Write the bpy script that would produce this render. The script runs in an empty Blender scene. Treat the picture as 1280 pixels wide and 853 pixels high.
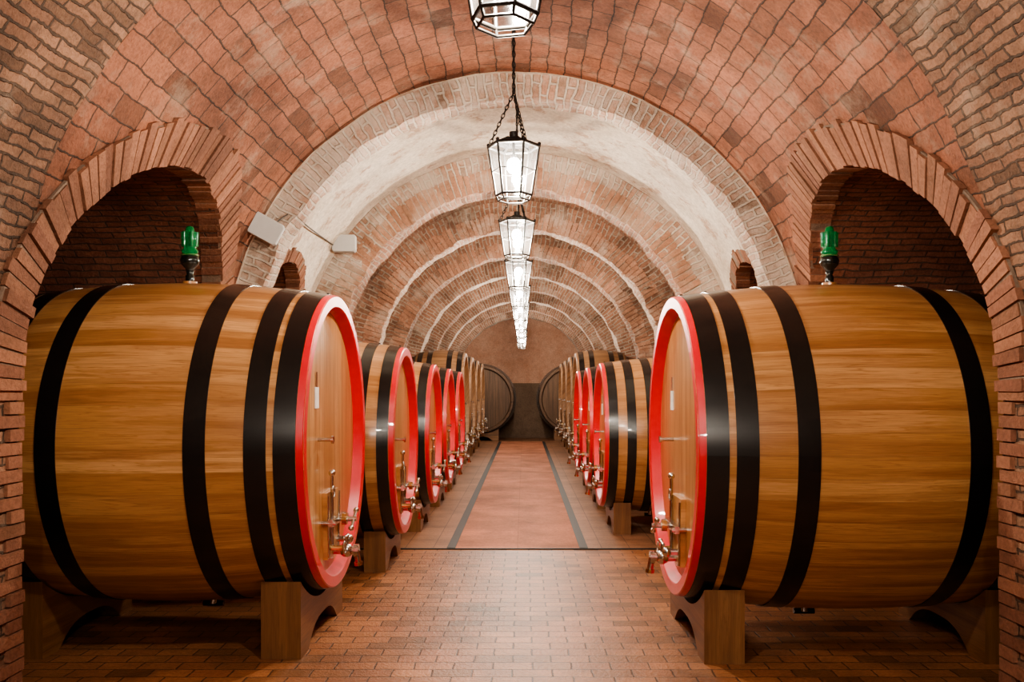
import bpy, math, random
from math import sin, cos, pi, sqrt, atan2, asin, acos
from mathutils import Vector, noise, Matrix
random.seed(7)
S = bpy.context.scene
COL = S.collection
try:
    S.view_settings.view_transform='AgX'; S.view_settings.look='AgX - Medium High Contrast'
except Exception as e: print(e)

# ------------------------------------------------------------ mesh builder
class MB:
    def __init__(s): s.v=[]; s.f=[]; s.m=[]; s.uv=[]; s.sm=[]
    def face(s, pts, uvs=None, mat=0, smooth=False):
        b=len(s.v); s.v+= [tuple(p) for p in pts]
        s.f.append(tuple(range(b,b+len(pts)))); s.m.append(mat); s.sm.append(smooth)
        s.uv.append(uvs if uvs else [(p[0]+p[1],p[2]) for p in pts])
    def grid(s, P, UV, mat=0, smooth=True, flip=False):
        b=len(s.v); n=len(P); k=len(P[0])
        for r in P: s.v+=[tuple(p) for p in r]
        for i in range(n-1):
            for j in range(k-1):
                ids=[(i,j),(i,j+1),(i+1,j+1),(i+1,j)]
                if flip: ids=ids[::-1]
                s.f.append(tuple(b+a*k+c for a,c in ids)); s.m.append(mat(i,j) if callable(mat) else mat); s.sm.append(smooth)
                s.uv.append([UV[a][c] for a,c in ids])
    def box(s, c, d, mat=0, rot=None):
        x,y,z=[q/2 for q in d]
        P=[Vector((sx*x,sy*y,sz*z)) for sx in(-1,1) for sy in(-1,1) for sz in(-1,1)]
        if rot is not None: P=[rot@p for p in P]
        P=[p+Vector(c) for p in P]
        for q in ((0,1,3,2),(4,6,7,5),(0,4,5,1),(2,3,7,6),(0,2,6,4),(1,5,7,3)):
            s.face([P[i] for i in q],None,mat)
    def hexa(s, P, mat=0, uvf=None):
        for q in ((0,3,2,1),(4,5,6,7),(0,1,5,4),(1,2,6,5),(2,3,7,6),(3,0,4,7)):
            pts=[P[i] for i in q]
            s.face(pts,[uvf(p) for p in pts] if uvf else None,mat)
    def lathe(s, o, ax, prof, n=24, mat=0, smooth=True, uvr=None):
        ax=Vector(ax).normalized(); o=Vector(o)
        t=Vector((0,0,1)) if abs(ax.z)<.9 else Vector((1,0,0))
        a=ax.cross(t).normalized(); b=ax.cross(a)
        P=[];UV=[]
        for (h,r) in prof:
            P.append([o+ax*h+(a*cos(2*pi*i/n)+b*sin(2*pi*i/n))*r for i in range(n+1)])
            UV.append([(h,2*pi*i/n*(uvr or max(r,.01))) for i in range(n+1)])
        s.grid(P,UV,mat,smooth)
    def bands(s,o,ax,prof,n,mat):
        for i in range(len(prof)-1): s.lathe(o,ax,prof[i:i+2],n,mat,True)
    def cyl(s,p0,p1,r,n=12,mat=0,r1=None):
        p0=Vector(p0);p1=Vector(p1);L=(p1-p0).length; r1=r if r1 is None else r1
        s.lathe(p0,p1-p0,[(0,0),(0,r)],n,mat,False)
        s.lathe(p0,p1-p0,[(0,r),(L,r1)],n,mat,True)
        s.lathe(p0,p1-p0,[(L,r1),(L,0)],n,mat,False)
    def sph(s,c,r,mat=0,n=14,sc=1):
        s.lathe(c,(0,0,1),[(-r*sc*cos(pi*i/8),max(r*sin(pi*i/8),1e-5)) for i in range(9)],n,mat)
    def torus(s,c,ax,R,r,n=12,k=6,mat=0,stretch=None):
        ax=Vector(ax).normalized(); t=Vector((0,0,1)) if abs(ax.z)<.9 else Vector((1,0,0))
        a=ax.cross(t).normalized(); b=ax.cross(a); P=[];UV=[]
        for i in range(n+1):
            A=2*pi*i/n; d=a*cos(A)+b*sin(A); row=[];u=[]
            for j in range(k+1):
                B=2*pi*j/k; p=d*(R+r*cos(B))+ax*(r*sin(B))
                if stretch: p=p+stretch*(p.dot(stretch)/stretch.length_squared)
                row.append(Vector(c)+p); u.append((A*R,B*r))
            P.append(row);UV.append(u)
        s.grid(P,UV,mat,True)
    def mesh(s,name,mats,merge=True):
        me=bpy.data.meshes.new(name); me.from_pydata(s.v,[],s.f)
        for m in mats: me.materials.append(m)
        me.polygons.foreach_set('material_index',s.m); me.polygons.foreach_set('use_smooth',s.sm)
        l=me.uv_layers.new(name='UVMap'); fl=[]
        for u in s.uv:
            for q in u: fl+= [q[0],q[1]]
        l.data.foreach_set('uv',fl); me.update()
        return me
    def obj(s,name,mats,loc=(0,0,0),rz=0):
        return inst(name,s.mesh(name,mats),loc,rz)
def inst(name,me,loc=(0,0,0),rz=0,parent=None):
    o=bpy.data.objects.new(name,me); o.location=loc; o.rotation_euler=(0,0,rz); COL.objects.link(o)
    if parent: o.parent=parent
    return o

# ------------------------------------------------------------ materials
def newmat(name):
    m=bpy.data.materials.new(name); m.use_nodes=True; nt=m.node_tree
    b=nt.nodes['Principled BSDF']; return m,nt,b
def ramp(nt,src,stops):
    r=nt.nodes.new('ShaderNodeValToRGB'); e=r.color_ramp.elements
    while len(e)<len(stops): e.new(.5)
    for i,(p,c) in enumerate(stops):
        e[i].position=p; e[i].color=(c,c,c,1) if isinstance(c,(int,float)) else (*c,1)
    nt.links.new(src,r.inputs[0]); return r.outputs[0]
def mixc(nt,f,a,b,mode='MIX'):
    n=nt.nodes.new('ShaderNodeMix'); n.data_type='RGBA'; n.blend_type=mode
    for i,s in ((0,f),(6,a),(7,b)):
        if isinstance(s,(int,float)): n.inputs[i].default_value=s
        elif isinstance(s,tuple): n.inputs[i].default_value=(*s,1)
        else: nt.links.new(s,n.inputs[i])
    return n.outputs[2]
def math_(nt,op,a,b=None,c=None):
    n=nt.nodes.new('ShaderNodeMath'); n.operation=op
    for i,s in enumerate((a,b,c)):
        if s is None: continue
        if isinstance(s,(int,float)): n.inputs[i].default_value=s
        else: nt.links.new(s,n.inputs[i])
    return n.outputs[0]
def noise_(nt,vec,scale,detail=4,rough=.55):
    n=nt.nodes.new('ShaderNodeTexNoise'); n.inputs['Scale'].default_value=scale
    n.inputs['Detail'].default_value=detail; n.inputs['Roughness'].default_value=rough
    if vec is not None: nt.links.new(vec,n.inputs['Vector'])
    return n
def brick_mat(name,c1,c2,mort,bw=.25,bh=.068,ms=.007,wash=None,wash_amt=0.,dark=.5,bump=.5,distort=.012,rough=.85,offset=.5,rnd=.25,stain=.75,spec=.25,grime=0.):
    m,nt,b=newmat(name); L=nt.links
    uv=nt.nodes.new('ShaderNodeUVMap'); ob=nt.nodes.new('ShaderNodeTexCoord')
    pos=ob.outputs['Object']
    def off(scale,amt):
        dn=noise_(nt,pos,scale,2)
        sub=nt.nodes.new('ShaderNodeVectorMath'); sub.operation='SUBTRACT'; L.new(dn.outputs['Color'],sub.inputs[0]); sub.inputs[1].default_value=(.5,.5,.5)
        sc=nt.nodes.new('ShaderNodeVectorMath'); sc.operation='SCALE'; L.new(sub.outputs[0],sc.inputs[0]); sc.inputs['Scale'].default_value=amt
        return sc.outputs[0]
    def add(a,b_):
        ad=nt.nodes.new('ShaderNodeVectorMath'); ad.operation='ADD'; L.new(a,ad.inputs[0]); L.new(b_,ad.inputs[1]); return ad.outputs[0]
    vec=add(add(uv.outputs[0],off(5,distort*3)),off(28,distort))
    def brk(ca,cb,cm):
        t=nt.nodes.new('ShaderNodeTexBrick'); t.offset=offset; t.offset_frequency=2; t.squash=1
        t.inputs['Scale'].default_value=1; t.inputs['Brick Width'].default_value=bw; t.inputs['Row Height'].default_value=bh
        t.inputs['Mortar Size'].default_value=ms; t.inputs['Mortar Smooth'].default_value=.35; t.inputs['Bias'].default_value=0
        t.inputs['Color1'].default_value=(*ca,1); t.inputs['Color2'].default_value=(*cb,1); t.inputs['Mortar'].default_value=(*cm,1)
        L.new(vec,t.inputs['Vector']); return t
    t=brk(c1,c2,mort); r=brk((0,0,0),(1,1,1),(.5,.5,.5))
    rr=ramp(nt,r.outputs['Color'],[(0,dark),(rnd,1),(.8,1),(1,1.35)])
    col=mixc(nt,1,t.outputs['Color'],rr,'MULTIPLY')
    n1=noise_(nt,pos,1.3,6,.65); st=ramp(nt,n1.outputs[0],[(.35,.5),(.62,1.15)])
    col=mixc(nt,stain,col,st,'MULTIPLY')
    n2=noise_(nt,pos,40,3,.7); st2=ramp(nt,n2.outputs[0],[(.25,.6),(.7,1.22)])
    col=mixc(nt,.75,col,st2,'MULTIPLY')
    if grime:
        n5=noise_(nt,pos,6,6,.75); col=mixc(nt,ramp(nt,n5.outputs[0],[(.54,0),(.66,grime)]),col,(.075,.05,.04))
    if wash:
        n3=noise_(nt,pos,2.2,8,.72); a=.62-.4*wash_amt
        wf=ramp(nt,n3.outputs[0],[(max(a-.06,0),0),(min(a+.09,1),1)])
        wf=math_(nt,'MULTIPLY',wf,min(1,.45+.45*wash_amt))
        n4=noise_(nt,pos,9,5,.7); wc=mixc(nt,n4.outputs[0],tuple(q*.72 for q in wash),wash)
        col=mixc(nt,wf,col,wc)
    L.new(col,b.inputs['Base Color']); b.inputs['Roughness'].default_value=rough
    b.inputs['Specular IOR Level'].default_value=spec
    h=math_(nt,'MULTIPLY',t.outputs['Fac'],-1.0); h=math_(nt,'ADD',h,math_(nt,'MULTIPLY',n2.outputs[0],.6))
    h=math_(nt,'ADD',h,math_(nt,'MULTIPLY',r.outputs['Color'],.35))
    bp=nt.nodes.new('ShaderNodeBump'); bp.inputs['Strength'].default_value=bump; bp.inputs['Distance'].default_value=.018
    L.new(h,bp.inputs['Height']); L.new(bp.outputs[0],b.inputs['Normal'])
    return m
def plaster_mat(name,ca,cb,brickc,amt=.5):
    m,nt,b=newmat(name);L=nt.links; pos=nt.nodes.new('ShaderNodeTexCoord').outputs['Object']
    n=noise_(nt,pos,1.8,8,.7); c=mixc(nt,ramp(nt,n.outputs[0],[(.35,0),(.62,1)]),ca,cb)
    n2=noise_(nt,pos,3.5,8,.74); c=mixc(nt,ramp(nt,n2.outputs[0],[(.54,0),(.62,amt)]),c,brickc)
    n3=noise_(nt,pos,25,5,.7); c=mixc(nt,.8,c,ramp(nt,n3.outputs[0],[(.3,.66),(.65,1.1)]),'MULTIPLY')
    L.new(c,b.inputs['Base Color']); b.inputs['Roughness'].default_value=.95
    bp=nt.nodes.new('ShaderNodeBump'); bp.inputs['Strength'].default_value=.8; bp.inputs['Distance'].default_value=.035
    L.new(math_(nt,'ADD',n2.outputs[0],math_(nt,'MULTIPLY',n3.outputs[0],.3)),bp.inputs['Height']); L.new(bp.outputs[0],b.inputs['Normal'])
    return m
def wood_mat(name,a,bcol,ccol,sw=.12,rough=.32,coat=.3,joint=.5,gs=1.):
    m,nt,b=newmat(name);L=nt.links
    uv=nt.nodes.new('ShaderNodeUVMap'); sp=nt.nodes.new('ShaderNodeSeparateXYZ'); L.new(uv.outputs[0],sp.inputs[0])
    u,v=sp.outputs[0],sp.outputs[1]
    oi=nt.nodes.new('ShaderNodeObjectInfo'); rnd=math_(nt,'MULTIPLY',oi.outputs['Random'],91.)
    sv=math_(nt,'DIVIDE',v,sw); fl=math_(nt,'FLOOR',sv); fr=math_(nt,'FRACT',sv)
    wn=nt.nodes.new('ShaderNodeTexWhiteNoise'); wn.noise_dimensions='1D'; L.new(math_(nt,'ADD',fl,rnd),wn.inputs['W'])
    cb=nt.nodes.new('ShaderNodeCombineXYZ')
    L.new(math_(nt,'ADD',math_(nt,'MULTIPLY',u,.75),math_(nt,'MULTIPLY',wn.outputs[0],37.)),cb.inputs[0]); L.new(math_(nt,'MULTIPLY',v,15.),cb.inputs[1]); L.new(math_(nt,'MULTIPLY',fl,3.7),cb.inputs[2])
    g=noise_(nt,cb.outputs[0],1.,5,.55); g.inputs['Distortion'].default_value=.35
    rg=math_(nt,'ABSOLUTE',math_(nt,'SUBTRACT',math_(nt,'FRACT',math_(nt,'MULTIPLY',g.outputs[0],9.)),.5))
    cb2=nt.nodes.new('ShaderNodeCombineXYZ')
    L.new(math_(nt,'MULTIPLY',u,5),cb2.inputs[0]); L.new(math_(nt,'MULTIPLY',v,200.),cb2.inputs[1]); L.new(fl,cb2.inputs[2])
    g2=noise_(nt,cb2.outputs[0],1.,4,.65)
    c=mixc(nt,ramp(nt,wn.outputs[0],[(.0,0),(.3,.35),(1,1)]),a,ccol)
    c=mixc(nt,ramp(nt,g.outputs[0],[(.36,.8*gs),(.56,0)]),c,bcol)
    c=mixc(nt,ramp(nt,rg,[(.0,.5*gs),(.13,0)]),c,bcol)
    c=mixc(nt,.75,c,ramp(nt,g2.outputs[0],[(.3,.64),(.62,1.1)]),'MULTIPLY')
    jl=math_(nt,'ABSOLUTE',math_(nt,'SUBTRACT',fr,.5)); jf=ramp(nt,jl,[(.480,0),(.495,joint)])
    c=mixc(nt,jf,c,tuple(q*.3 for q in a))
    L.new(c,b.inputs['Base Color']); b.inputs['Roughness'].default_value=rough
    b.inputs['Coat Weight'].default_value=coat; b.inputs['Coat Roughness'].default_value=.13
    bp=nt.nodes.new('ShaderNodeBump'); bp.inputs['Strength'].default_value=.3; bp.inputs['Distance'].default_value=.004
    L.new(math_(nt,'SUBTRACT',math_(nt,'MULTIPLY',g2.outputs[0],.3),jf),bp.inputs['Height']); L.new(bp.outputs[0],b.inputs['Normal'])
    return m
def simple(name,c,rough=.5,metal=0,coat=0,em=None,es=0,nz=.15):
    m,nt,b=newmat(name); pos=nt.nodes.new('ShaderNodeTexCoord').outputs['Object']
    n=noise_(nt,pos,14,4); col=mixc(nt,1,c,ramp(nt,n.outputs[0],[(.3,1-nz),(.7,1+nz)]),'MULTIPLY')
    nt.links.new(col,b.inputs['Base Color']); b.inputs['Roughness'].default_value=rough; b.inputs['Metallic'].default_value=metal
    b.inputs['Coat Weight'].default_value=coat
    if em: b.inputs['Emission Color'].default_value=(*em,1); b.inputs['Emission Strength'].default_value=es
    return m

M_rough=brick_mat('brick_rough',(.36,.20,.125),(.20,.10,.062),(.09,.058,.04),bw=.25,bh=.062,ms=.008,bump=1.0,distort=.018,dark=.38,wash=(.42,.32,.24),wash_amt=.07,stain=1.,grime=.45)
M_tile=brick_mat('brick_vault_tile',(.35,.148,.086),(.235,.094,.056),(.08,.048,.035),bw=.30,bh=.15,ms=.0065,bump=.8,distort=.014,dark=.34,rnd=.22,wash=(.42,.31,.23),wash_amt=.10,stain=1.,grime=.4)
M_pale=brick_mat('brick_pale',(.42,.225,.145),(.27,.135,.088),(.42,.33,.255),bw=.25,bh=.068,ms=.012,bump=.9,wash=(.60,.50,.40),wash_amt=.10,dark=.45,stain=1.,grime=.4)
M_ring=brick_mat('brick_limewashed',(.52,.33,.235),(.37,.21,.145),(.56,.47,.38),bw=.25,bh=.07,ms=.013,bump=1.0,wash=(.72,.63,.53),wash_amt=.32,dark=.5,grime=.2)
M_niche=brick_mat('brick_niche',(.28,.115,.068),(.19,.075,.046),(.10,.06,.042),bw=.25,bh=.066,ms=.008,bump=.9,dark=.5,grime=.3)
M_vous=brick_mat('brick_voussoir',(.42,.20,.12),(.19,.085,.054),(.3,.2,.14),bw=20,bh=20,ms=.0,bump=.8,offset=0)
M_vousp=brick_mat('brick_voussoir_pale',(.52,.29,.19),(.32,.165,.105),(.3,.2,.14),bw=20,bh=20,ms=.0,bump=.8,offset=0,wash=(.66,.54,.43),wash_amt=.18)
M_mort=plaster_mat('mortar_joint',(.20,.14,.10),(.27,.19,.14),(.14,.08,.055),.4)
M_plast=plaster_mat('vault_plaster',(.58,.49,.385),(.80,.72,.61),(.44,.28,.19),.8)
M_floor=brick_mat('floor_brick',(.50,.215,.088),(.27,.105,.045),(.10,.048,.028),bw=.24,bh=.14,ms=.0062,bump=.5,distort=.008,rough=.46,dark=.38,rnd=.38,stain=.9,spec=.35,grime=.25)
M_floor2=brick_mat('floor_terracotta',(.33,.165,.095),(.26,.13,.075),(.11,.06,.038),bw=.3,bh=.3,ms=.005,bump=.2,distort=.002,rough=.5,offset=0,dark=.8)
M_walk=brick_mat('walkway_tile',(.43,.178,.105),(.39,.158,.093),(.26,.11,.07),bw=.7,bh=.35,ms=.003,bump=.1,distort=.001,rough=.7,offset=0,dark=.93,spec=.15)
M_strip=simple('floor_strip_black',(.014,.015,.015),.6)
M_wood=wood_mat('barrel_wood',(.64,.345,.145),(.31,.125,.042),(.44,.205,.072),sw=2*pi/52,rough=.3,coat=.4,joint=.4)
M_head=wood_mat('barrel_head_wood',(.62,.345,.145),(.34,.145,.05),(.48,.24,.085),sw=.14,joint=.55)
M_dwood=wood_mat('old_cask_wood',(.26,.135,.065),(.14,.065,.03),(.32,.17,.08),sw=.13,rough=.55,coat=.05)
M_dwood2=wood_mat('dark_cask_wood',(.12,.066,.036),(.06,.03,.016),(.16,.085,.043),sw=.16,rough=.6,coat=.0)
M_crad=wood_mat('cradle_wood',(.28,.135,.052),(.155,.065,.024),(.23,.10,.036),sw=.3,rough=.5,coat=.1,joint=0)
M_hoop=simple('hoop_black_iron',(.006,.0055,.0055),.27,.0,.25)
M_red=simple('red_painted_rim',(.68,.012,.026),.35,0,.3,nz=.06)
M_steel=simple('steel_fitting',(.55,.53,.5),.22,1)
M_brass=simple('brass_fitting',(.6,.42,.2),.25,1)
M_label=simple('paper_label',(.75,.72,.66),.7)
M_iron=simple('lantern_iron',(.035,.032,.03),.45,.6)
M_bulb=simple('bulb_glow',(1,1,1),.5,em=(1,.95,.86),es=1100)
M_spk=simple('speaker_plastic',(.45,.44,.42),.5,nz=.03)
M_cable=simple('cable_grey',(.07,.06,.05),.7)
M_blackg=simple('black_glass',(.008,.012,.01),.12,0,.5)
def glassm(name,c,tr,rough=.03):
    m,nt,b=newmat(name); b.inputs['Base Color'].default_value=(*c,1); b.inputs['Transmission Weight'].default_value=tr
    b.inputs['Roughness'].default_value=rough; b.inputs['IOR'].default_value=1.45; return m
M_green=glassm('green_glass',(.0,.36,.10),.65,.05)
def pane():
    m,nt,b=newmat('lantern_pane'); out=nt.nodes['Material Output']
    t=nt.nodes.new('ShaderNodeBsdfTransparent'); mx=nt.nodes.new('ShaderNodeMixShader'); mx.inputs[0].default_value=.007
    tl=nt.nodes.new('ShaderNodeBsdfTranslucent'); tl.inputs[0].default_value=(.95,.93,.9,1)
    nt.links.new(t.outputs[0],mx.inputs[1]); nt.links.new(tl.outputs[0],mx.inputs[2])
    gl=nt.nodes.new('ShaderNodeBsdfGlossy'); gl.inputs['Roughness'].default_value=.12
    mx2=nt.nodes.new('ShaderNodeMixShader'); mx2.inputs[0].default_value=.05
    nt.links.new(mx.outputs[0],mx2.inputs[1]); nt.links.new(gl.outputs[0],mx2.inputs[2]); nt.links.new(mx2.outputs[0],out.inputs[0]); return m
M_pane=pane()

# ------------------------------------------------------------ vault & walls
W=2.6; SP=1.94; Y0=-6.0; Y1=31.2
def xn(z,R=W):
    return R if z<=SP else sqrt(max(R*R-(z-SP)**2,0))
def prof_s(s,R=W):
    if s<SP: return -R,s
    a=(s-SP)/R
    if a<=pi: return -R*cos(a),SP+R*sin(a)
    return R,SP-(s-SP-pi*R)
def s_of_z(z): return z if z<SP else SP+W*asin(min(1,(z-SP)/W))
TOT=2*SP+pi*W
hero=dict(c=6.2,r=1.55,sp=1.68,d=4.15)
RIB0=7.9; PITCH=2.65; NR=9; RD=.42
ribs=[RIB0+PITCH*i for i in range(NR)]
opens=[hero]+[dict(c=y+(1.33 if i==0 else RD+(PITCH-RD)/2),r=.95,sp=2.08,d=3.5) for i,y in enumerate(ribs[:-1])]
opens.insert(0,dict(c=1.2,r=1.2,sp=1.68,d=4.15))
def vmat(y):
    if y<4.62: return 0
    if y<RIB0: return 1
    if y<ribs[1]: return 2
    return 3
ceil=MB(); wl=MB(); wr=MB(); vm=[M_rough,M_tile,M_plast,M_pale,M_niche,M_vous,M_ring,M_mort]
def jit(p,a=.012):
    n=noise.noise_vector(Vector(p)*3.1)*a + noise.noise_vector(Vector(p)*11)*a*.4
    return Vector(p)+n
def patch_full(ya,yb):
    n=max(2,int((yb-ya)/.12)+1); ys=[ya+(yb-ya)*i/n for i in range(n+1)]
    K=90
    P=[];U=[]
    for y in ys:
        ss=[SP+pi*W*j/K for j in range(K+1)]
        P.append([jit((prof_s(s)[0],y,prof_s(s)[1])) for s in ss]); U.append([(y,s) for s in ss])
    ceil.grid(P,U,lambda i,j:vmat((ys[i]+ys[i+1])/2))
    for side,mb in((-1,wl),(1,wr)):
        zs=[SP*j/12 for j in range(13)]
        P=[[jit((side*W,y,z)) if z>0 else Vector((side*W,y,z)) for z in zs] for y in ys]; U=[[(y,z) for z in zs] for y in ys]
        mb.grid(P,U,lambda i,j:{1:0,2:3}.get(vmat((ys[i]+ys[i+1])/2),vmat((ys[i]+ys[i+1])/2)))
def patch_open(o):
    n=64; P=[];U=[];ys=[]
    th=[pi*i/n for i in range(n+1)]
    for a in th:
        y=o['c']-o['r']*cos(a); zt=o['sp']+o['r']*sin(a); ys.append(y)
        s0=s_of_z(zt); K=90; ss=[s0+(TOT-2*s0)*j/K for j in range(K+1)]
        P.append([jit((prof_s(s)[0],y,prof_s(s)[1])) for s in ss]); U.append([(y,s) for s in ss])
    ceil.grid(P,U,lambda i,j:vmat((ys[i]+ys[i+1])/2))
    for side,mb in((-1,wl),(1,wr)):
        D=o['d']; P=[];U=[]
        K=14
        for a in th:
            y=o['c']-o['r']*cos(a); zt=o['sp']+o['r']*sin(a); x0=xn(zt)-.0
            P.append([jit((side*(x0+(D-x0)*j/K),y,zt)) for j in range(K+1)]); U.append([(x0+(D-x0)*j/K,o['r']*a) for j in range(K+1)])
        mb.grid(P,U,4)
        for q in(-1,1):
            y=o['c']+q*o['r']
            P=[];U=[]
            for k in range(13):
                z=o['sp']*k/12
                P.append([jit((side*(W+(D-W)*j/K),y,z)) if k else Vector((side*(W+(D-W)*j/K),y,0)) for j in range(K+1)]); U.append([(W+(D-W)*j/K,z) for j in range(K+1)])
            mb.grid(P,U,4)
        P=[];U=[]
        for a in th:
            y=o['c']-o['r']*cos(a); zt=o['sp']+o['r']*sin(a)
            P.append([Vector((side*(D-.01),y,zt*k/8)) for k in range(9)]); U.append([(y,zt*k/8) for k in range(9)])
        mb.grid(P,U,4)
cur=Y0
for o in opens:
    patch_full(cur,o['c']-o['r']); patch_open(o); cur=o['c']+o['r']
patch_full(cur,Y1)
def buv():
    ru,rv=random.randint(0,60)*20+6,random.randint(0,60)*20+6
    return lambda p:(ru+(p.y%4),rv+p.z)
def vring(o,depth,bt,side,mb,mat,proud=.02):
    n=int(pi*(o['r']+depth/2)/bt)
    m=80; P=[];U=[]
    for i in range(m+1):
        a=pi*i/m; row=[];u=[]
        for (r,xo) in((o['r']-.002,.15),(o['r']-.002,-.006),(o['r']+depth-.01,-.006),(o['r']+depth-.01,.1)):
            y=o['c']-r*cos(a); z=o['sp']+r*sin(a); row.append(Vector((side*(xn(z)+xo-proud*.35),y,z))); u.append((y,z))
        P.append(row);U.append(u)
    mb.grid(P,U,7,False)
    for i in range(n):
        ja,jb=random.uniform(.03,.12),random.uniform(.03,.12); tw=random.uniform(-.05,.05)
        a0=pi*(i+ja)/n; a1=pi*(i+1-jb)/n; pr=proud+random.uniform(-.008,.012); dd=depth+random.uniform(-.035,.025); r0=o['r']-random.uniform(0,.018); k_=pi*tw/n
        P=[]
        for xo in(-pr,.14):
            for (a,r) in((a0,r0),(a1,r0),(a1+k_,o['r']+dd),(a0+k_,o['r']+dd)):
                y=o['c']-r*cos(a); z=o['sp']+r*sin(a); P.append(Vector((side*(xn(z)+xo),y,z)))
        mb.hexa(P,mat,buv())
def quoins(o,side,mb,top):
    for q in(-1,1):
        z=.004; k=0
        while z<top-.03:
            h=.062; ln=(.25 if k%2 else .13)+random.uniform(-.01,.01); y0=o['c']+q*(o['r']-random.uniform(0,.01)); y1=y0+q*ln
            pr=.02+random.uniform(-.006,.01)
            P=[Vector((side*(W+xo),y,zz)) for xo in(-pr,.2) for (y,zz) in((y0,z),(y1,z),(y1,z+h),(y0,z+h))]
            mb.hexa(P,5,buv()); z+=.071; k+=1
for o in opens:
    for side,mb in((-1,wl),(1,wr)):
        if o['r']>1: vring(o,.27,.072,side,mb,5,.03); quoins(o,side,mb,o['sp'])
        else: vring(o,.13,.072,side,mb,5,.015)
ceil.obj('ceiling',vm); wl.obj('wall_left',vm); wr.obj('wall_right',vm)

# ribs
for i,y in enumerate(ribs):
    mb=MB(); ri=2.38 if i==0 else 2.17; ro=2.66; a0=asin((2.2-SP)/ri); K=160; rd=.30 if i==0 else RD
    A=[a0+(pi-2*a0)*k/K for k in range(K+1)]
    def pt(r,a,yy,am=0):
        p=Vector((-r*cos(a),yy,SP+r*sin(a)))
        return p+noise.noise_vector(p*3.1)*.035+noise.noise_vector(p*13)*.016
    J=5
    for yy in (y,y+rd):
        P=[[pt(ri+(ro-ri)*j/J,a,yy) for j in range(J+1)] for a in A]; U=[[(ri+(ro-ri)*j/J+.1,a*2.4) for j in range(J+1)] for a in A]
        mb.grid(P,U,0)
    P=[[pt(ri,a,y+rd*j/4) for j in range(5)] for a in A]; U=[[(y+rd*j/4,a*2.4) for j in range(5)] for a in A]
    mb.grid(P,U,1)
    for a in(A[0],A[-1]):
        mb.face([pt(ri,a,y),pt(ri,a,y+rd),pt(ro,a,y+rd),pt(ro,a,y)],[(0,0),(.4,0),(.4,.4),(0,.4)],0)
    if 1<=i<=3:
        n=int((pi-2*a0)*2.3/.072)
        for k in range(n):
            if random.random()<.03: continue
            b0=a0+(pi-2*a0)*(k+random.uniform(.06,.15))/n; b1=a0+(pi-2*a0)*(k+1-random.uniform(.06,.15))/n
            r0=ri-.004+random.uniform(-.01,.008); r1=r0+random.choice((.26,.25,.24,.13,.26)); pr=.010+random.uniform(-.004,.006)
            segs=[(r0,r1)]
            if r1-r0<.2: segs.append((r1+.012,r1+.13))
            for (q0,q1) in segs:
                P=[pt(r,a,yy) for yy in(y-pr,y+.05) for (a,r) in((b0,q0),(b1,q0),(b1,q1),(b0,q1))]
                mb.hexa(P,2,buv())
    mb.obj('brick_arch_rib',[M_ring if i<2 else M_pale, M_ring if i%2==0 else M_pale, M_vousp])

def endwall(name,y,mats):
    mb=MB(); K=60; A=[pi*k/K for k in range(K+1)]
    P=[[Vector((-W*1.02*cos(a),y,SP+W*1.02*sin(a)*j/12)) for j in range(13)] for a in A]
    mb.grid(P,[[(p.x,p.z) for p in r] for r in P],0)
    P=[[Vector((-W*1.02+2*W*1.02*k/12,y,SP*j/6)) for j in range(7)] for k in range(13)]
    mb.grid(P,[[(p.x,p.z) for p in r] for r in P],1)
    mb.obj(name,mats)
M_endp=plaster_mat('end_wall_plaster',(.50,.25,.155),(.62,.36,.25),(.36,.19,.125),.3)
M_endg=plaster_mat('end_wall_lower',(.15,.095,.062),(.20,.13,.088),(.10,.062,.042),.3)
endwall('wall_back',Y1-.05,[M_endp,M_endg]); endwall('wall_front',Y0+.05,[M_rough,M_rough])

# ------------------------------------------------------------ floor
def slab(name,x0,x1,y0,y1,z,mat,th=.01):
    mb=MB()
    P=[Vector((x0,y0,z-th)),Vector((x1,y0,z-th)),Vector((x1,y1,z-th)),Vector((x0,y1,z-th)),Vector((x0,y0,z)),Vector((x1,y0,z)),Vector((x1,y1,z)),Vector((x0,y1,z))]
    mb.hexa(P,0,lambda p:(p.x,p.y)); return mb.obj(name,[mat])
slab('floor',-4.2,4.2,Y0,Y1,0,M_floor,.1)
YS=9.35
slab('floor_paving',-2.58,2.58,YS,Y1-.06,.004,M_floor2,.003)
slab('walkway',-.66,.66,YS,28.7,.012,M_walk,.007)
slab('trim_1',-.75,-.66,YS,28.7,.016,M_strip,.011); slab('trim_2',.66,.75,YS,28.7,.016,M_strip,.011)
slab('trim_3',-1.9,1.9,YS-.035,YS,.012,M_strip,.011)

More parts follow.
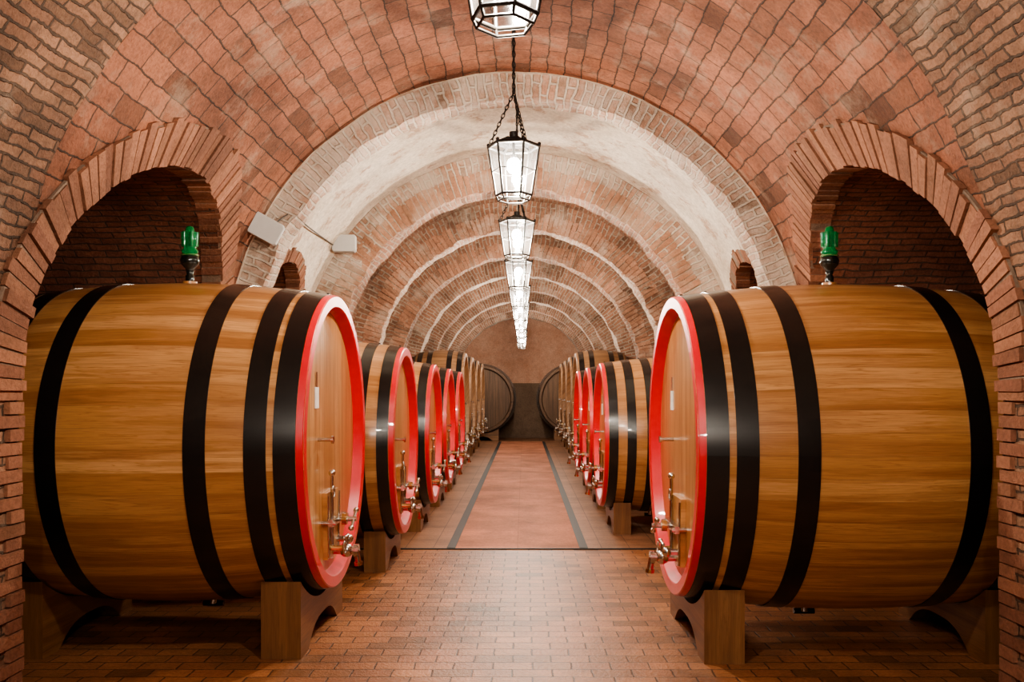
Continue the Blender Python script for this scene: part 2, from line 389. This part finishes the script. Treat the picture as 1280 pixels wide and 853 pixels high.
# ------------------------------------------------------------ barrels
def barrel_mesh(Rh,Rb,L,old=False,hero=False,wood=None):
    mb=MB(); n=144
    r=lambda t: Rh+(Rb-Rh)*(1-(2*t/L-1)**2)
    K=28
    mb.lathe((0,0,0),(-1,0,0),[(.0+L*k/K,r(L*k/K)) for k in range(K+1)],n,0,uvr=1.0)
    rim=1 if old else 3
    for o,s in((0,-1),(-L,1)):
        w=.07
        mb.bands((o,0,0),(s,0,0),[(.045,r(.045)+.004),(.006,r(0)+.005),(0,r(0)-.003),(0,Rh-w),(.008,Rh-w-.008),(.085,Rh-w-.035)],n,rim)
        R2=Rh-w-.033; k2=n
        P=[[Vector((o+s*.08,q*R2*cos(2*pi*i/k2),q*R2*sin(2*pi*i/k2))) for i in range(k2+1)] for q in(0.0001,.5,1)]
        mb.grid(P,[[(p.z,p.y+5) for p in row] for row in P],1,False)
    hw=.125 if hero else .10
    cs=[.11,.275,.615] if hero else [.10,.30,.52]
    cs=[c for c in cs if c<L/2-.1]
    for c in cs+[L-c for c in cs]:
        a,b=c-hw/2,c+hw/2; t=.006
        mb.bands((0,0,0),(-1,0,0),[(a,r(a)),(a,r(a)+t),(b,r(b)+t),(b,r(b))],n,2)
        mb.cyl((-c+.03,0,r(c)+t-.002),(-c+.03,0,r(c)+t+.004),.01,8,2)
    fx=-.08; zb=-Rh+.15
    P=[Vector((fx+d,y,z)) for d in(-.01,.035) for (y,z) in((-.15,zb+.04),(.15,zb+.04),(.19,zb+.50),(-.19,zb+.50))]
    mb.hexa(P,1,lambda p:(p.z,p.y*1.0+9.03))
    for sy in(-1,1): mb.cyl((fx+.04,sy*.15,zb+.05),(fx+.04,sy*.18,zb+.48),.008,8,4)
    zc=zb+.30
    mb.box((fx+.065,0,zc),(.03,.44,.05),4)
    for sy in(-1,1): mb.cyl((fx+.0,sy*.205,zc),(fx+.1,sy*.205,zc),.016,10,4)
    mb.cyl((fx+.03,0,zc),(fx+.20,0,zc),.018,12,4); mb.cyl((fx+.10,0,zc),(fx+.135,0,zc),.042,6,5)
    mb.cyl((fx+.18,-.09,zc-.05),(fx+.18,.09,zc+.05),.011,8,4)
    for s in(-1,1): mb.sph((fx+.18,s*.09,zc+s*.05),.02,4)
    mb.cyl((fx+.05,-.10,zb+.1),(fx+.05,-.10,zb+.62),.012,8,4); mb.sph((fx+.05,-.10,zb+.63),.024,4)
    mb.torus((fx+.06,-.10,zb+.50),(1,0,0),.035,.008,14,6,4)
    zt=zb+.08
    mb.cyl((fx,0,zt),(fx+.03,0,zt),.06,18,4); mb.cyl((fx,0,zt),(fx+.20,0,zt),.028,14,4)
    mb.sph((fx+.13,0,zt),.048,4); mb.cyl((fx+.185,0,zt),(fx+.215,0,zt),.045,16,4)
    mb.cyl((fx+.13,0,zt),(fx+.13,0,zt+.10),.013,10,4); mb.cyl((fx+.13,-.085,zt+.10),(fx+.13,.06,zt+.10),.011,10,4); mb.sph((fx+.13,-.085,zt+.10),.018,4)
    mb.cyl((fx+.20,0,zt),(fx+.215,0,zt-.09),.022,12,4); mb.cyl((fx+.213,0,zt-.08),(fx+.216,0,zt-.105),.03,12,5)
    mb.cyl((fx,-.12,zt+.04),(fx+.14,-.12,zt+.04),.02,10,5); mb.torus((fx+.14,-.12,zt+.04),(1,0,0),.04,.007,14,6,4)
    mb.cyl((fx,.13,zt+.06),(fx+.12,.13,zt+.06),.022,10,4); mb.sph((fx+.12,.13,zt+.06),.034,4)
    mb.box((fx+.004,-.35,.30),(.006,.10,.14),6); mb.box((fx+.005,-.35,.42),(.006,.02,.1),4)
    mb.cyl((fx+.0,-.3,.02),(fx+.10,-.3,.02),.014,10,4); mb.cyl((fx+.09,-.3,.02),(fx+.105,-.3,.02),.026,14,4)
    mb.cyl((-L*.42,0,-r(L*.42)+.01),(-L*.42,0,-r(L*.42)-.05),.03,12,4); mb.cyl((-L*.42-.07,0,-r(L*.42)-.05),(-L*.42+.07,0,-r(L*.42)-.05),.02,12,2)
    mb.cyl((-L/2,0,Rb-.01),(-L/2,0,Rb+.018),.05,18,0)
    w=M_dwood if old else M_wood; h=M_dwood if old else M_head
    if wood: w=h=wood
    return mb.mesh('wine_barrel',[w,h,M_hoop,M_red,M_steel,M_brass,M_label]), r
def cradle_mesh(R,zc,h=.63,w=.25):
    mb=MB(); K=40; ys=[-h+2*h*k/K for k in range(K+1)]
    def zb(y):
        q=abs(y)/(h-.2)
        return 0 if q>=1 else .15*(1-q**3.)
    zt=lambda y: zc-sqrt(R*R-y*y)
    for sx in(-1,1):
        P=[[Vector((sx*w/2,y,zb(y))),Vector((sx*w/2,y,zt(y)))] for y in ys]
        mb.grid(P,[[(p.y,p.z+.05) for p in r] for r in P],0,False)
    for f in(zb,zt):
        P=[[Vector((-w/2,y,f(y))),Vector((w/2,y,f(y)))] for y in ys]
        mb.grid(P,[[(p.y,p.x+.4) for p in r] for r in P],0,False)
    for y in(-h,h):
        P=[Vector((-w/2,y,0)),Vector((w/2,y,0)),Vector((w/2,y,zt(y))),Vector((-w/2,y,zt(y)))]
        mb.face(P,[(p.z,p.x+.4) for p in P],0)
    return mb.mesh('barrel_cradle',[M_crad])
cache={}
def place(xh,y,zc,Rh,Rb,L,old=False,hero=False):
    key=(Rh,Rb,L,old,hero)
    if key not in cache: cache[key]=barrel_mesh(*key[:3],old=old,hero=hero)
    me,r=cache[key]; rz=0 if xh<0 else pi; s=-1 if xh<0 else 1
    inst('wine_barrel',me,(xh,y,zc),rz)
    off=.11+.125
    ck=(key,zc,'c')
    if ck not in cache: cache[ck]=cradle_mesh(r(off+.125)+.009,zc,h=.63 if Rh>.9 else .5,w=.25 if hero else .2)
    for t in(off,L-off): inst('barrel_cradle',cache[ck],(xh+s*t,y,0),rz)
place(-1.22,6.15,1.34,1.0,1.09,2.09,hero=True)
place(1.07,6.05,1.315,1.005,1.095,2.2,hero=True)
for y,z,R,x in((8.66,1.20,.90,-1.08),(10.95,1.15,.85,-1.02),(13.2,1.15,.85,-1.02),(15.4,1.15,.85,-1.02)):
    place(x,y,z,R,R+.07,1.46)
for y in(10.75,13.0,15.25): place(.98,y,1.15,.86,.93,1.5)
for y in(18.2,20.7,23.2,25.7):
    place(-1.12,y,1.40,1.05,1.12,1.0,old=True); place(1.12,y,1.40,1.05,1.12,1.0,old=True)
me,r=barrel_mesh(1.1,1.18,1.4,old=True,wood=M_dwood2)
for x in(-1.38,1.68): inst('wine_barrel',me,(x,29.1,1.4),-pi/2)
ce=cradle_mesh(r(.3)+.012,1.4,h=.6,w=.2)
for x in(-1.38,1.68):
    for yy in(29.4,30.2): inst('barrel_cradle',ce,(x,yy,0),pi/2)

def airlock(loc):
    mb=MB()
    mb.lathe((0,0,0),(0,0,1),[(0,.028),(.04,.030),(.05,.022),(.09,.03),(.12,.058),(.15,.066),(.175,.058),(.185,.03)],24,1)
    mb.lathe((0,0,0),(0,0,1),[(.18,.028),(.19,.05),(.215,.058),(.235,.04),(.245,.042),(.29,.052),(.30,.03),(.31,.045),(.345,.05),(.355,.03),(.365,.03),(.385,.022),(.39,.0001)],24,0)
    mb.torus((0,0,.185),(0,0,1),.055,.008,20,6,0)
    for a in range(6):
        A=a*pi/3; mb.cyl((.047*cos(A),.047*sin(A),.245),(.05*cos(A),.05*sin(A),.345),.012,8,0)
    mb.obj('glass_airlock',[M_green,M_blackg],loc)
airlock((-1.22-2.09/2,6.15,1.34+1.09+.018)); airlock((1.07+1.1,6.05,1.315+1.095+.018))

# ------------------------------------------------------------ lanterns
def lantern_mesh():
    mb=MB(); n=6; zt,zb=.33,0.0; Rt,Rb_=.175,.122
    pt=lambda R,i,z: Vector((R*cos(pi/3*i+pi/6),R*sin(pi/3*i+pi/6),z))
    for i in range(n):
        mb.cyl(pt(Rb_,i,zb),pt(Rt,i,zt),.008,6,0)
        mb.cyl(pt(Rb_,i,zb),pt(Rb_,i+1,zb),.009,6,0); mb.cyl(pt(Rt,i,zt),pt(Rt,i+1,zt),.012,6,0)
        mb.cyl(pt(Rb_-.015,i,zb-.035),pt(Rb_-.015,i+1,zb-.035),.006,6,0); mb.cyl(pt(Rb_,i,zb),pt(Rb_-.015,i,zb-.035),.006,6,0)
        mb.cyl(pt(Rt,i,zt),pt(.06,i,zt+.055),.007,6,0); mb.cyl(pt(.10,i,zt+.036),pt(.10,i+1,zt+.036),.006,6,0)
        mb.sph(pt(Rt,i,zt+.015),.013,0,8)
        mb.face([pt(Rb_-.002,i,zb),pt(Rb_-.002,i+1,zb),pt(Rt-.002,i+1,zt),pt(Rt-.002,i,zt)],None,2)
        mb.face([pt(.14,i,zt+.02),pt(.14,i+1,zt+.02),pt(.03,i+1,zt+.065),pt(.03,i,zt+.065)],None,0)
        mb.cyl(pt((Rb_+Rt)/2-.002,i,zb+.165),pt((Rb_+Rt)/2-.002,i+1,zb+.165),.004,5,0)
    mb.cyl((0,0,zt+.05),(0,0,zt+.10),.03,10,0); mb.cyl((0,0,zt+.06),(0,0,.27),.010,8,0)
    mb.cyl((0,0,.275),(0,0,.245),.022,10,0); mb.sph((0,0,.20),.048,1,14,1.15)
    for i in(0,2,4):
        a=pt(Rt,i,zt); b=Vector((0,0,.70)); m=13
        for q in range(m):
            c=a.lerp(b,(q+.5)/m); d=(b-a).normalized(); side=d.cross(Vector((0,0,1))).normalized()
            ax=side if q%2 else d.cross(side)
            mb.torus(c,ax,.010,.0032,10,5,0,stretch=d*.75)
    mb.torus((0,0,.71),(1,0,0),.02,.005,12,6,0)
    top=SP+W-3.02
    q=.74
    while q<top-.03:
        mb.torus((0,0,q),(1,0,0) if int(q*1000)%2 else (0,1,0),.012,.004,8,5,0,stretch=Vector((0,0,.9))); q+=.037
    mb.cyl((0,0,.73),(0,0,top),.005,6,0)
    mb.lathe((0,0,top-.05),(0,0,1),[(0,.001),(0,.02),(.03,.05),(.06,.055)],16,0)
    return mb.mesh('hanging_lantern',[M_iron,M_bulb,M_pane])
lm=lantern_mesh()
LY=[-4.6,-2.0,.6]+[3.22]+[6.0+2.68*i for i in range(9)]  # rearmost lantern is an unseen addition behind the camera, front fill for near barrels
for i,y in enumerate(LY):
    o=inst('hanging_lantern',lm,(0,y,3.02 if i!=3 else 3.06),rz=.1*i)
    ld=bpy.data.lights.new('lantern_light','POINT'); ld.energy=[85,100,105,108][i] if i<4 else (140 if i<7 else (115 if i<10 else 75)); ld.color=(1,.84,.66); ld.shadow_soft_size=.02
    lo=bpy.data.objects.new('lantern_light',ld); COL.objects.link(lo); lo.location=(0,0,.11); lo.parent=o

# ------------------------------------------------------------ speakers
def speaker(loc,R):
    mb=MB()
    w,h,d=.28,.20,.13; K=.02
    ring=lambda s,y:[Vector((x*s,y,z*s)) for x,z in((-w/2+K,-h/2),(w/2-K,-h/2),(w/2,-h/2+K),(w/2,h/2-K),(w/2-K,h/2),(-w/2+K,h/2),(-w/2,h/2-K),(-w/2,-h/2+K),(-w/2+K,-h/2))]
    P=[ring(.001,d/2),ring(.9,d/2),ring(1,d/2-.015),ring(1,-d/2+.015),ring(.94,-d/2),ring(.001,-d/2)]
    P=[[R@p for p in r] for r in P]
    mb.grid(P,[[(0,0)]*9 for _ in P],0,False)
    mb.cyl(R@Vector((0,d/2-.01,0)),R@Vector((0,d/2+.10,0)),.02,10,1)
    for q in range(-3,4): mb.box(R@Vector((0,-d/2-.001,q*.022)),(.22,.003,.004),0,R)
    return mb.obj('wall_speaker',[M_spk,M_cable],loc)
speaker((-2.20,7.74,3.11),Matrix.Rotation(.5,3,'Y')@Matrix.Rotation(.25,3,'Z'))
speaker((-2.04,10.33,3.41),Matrix.Rotation(.1,3,'Z'))
cu=bpy.data.curves.new('speaker_cable','CURVE'); cu.dimensions='3D'; cu.bevel_depth=.007; sp=cu.splines.new('NURBS')
pts=[(-2.12,7.80,3.18),(-2.02,7.9,3.30),(-2.04,8.1,3.33),(-2.12,8.6,3.35),(-2.14,9.4,3.36),(-2.15,10.2,3.38),(-2.16,10.33,3.39)]
sp.points.add(len(pts)-1)
for p,q in zip(sp.points,pts): p.co=(*q,1)
sp.use_endpoint_u=True; cu.materials.append(M_cable)
co=bpy.data.objects.new('speaker_cable',cu); COL.objects.link(co)

w=bpy.data.worlds.new('World'); S.world=w; w.use_nodes=True
w.node_tree.nodes['Background'].inputs[0].default_value=(1,.75,.5,1); w.node_tree.nodes['Background'].inputs[1].default_value=.02
cam=bpy.data.cameras.new('Camera'); cam.lens=1100/1280*36; cam.sensor_width=36; cam.shift_x=-15/1280; cam.shift_y=61.5/1280
c=bpy.data.objects.new('Camera',cam); COL.objects.link(c); c.location=(.07,0,1.69); c.rotation_euler=(pi/2,0,0); S.camera=c
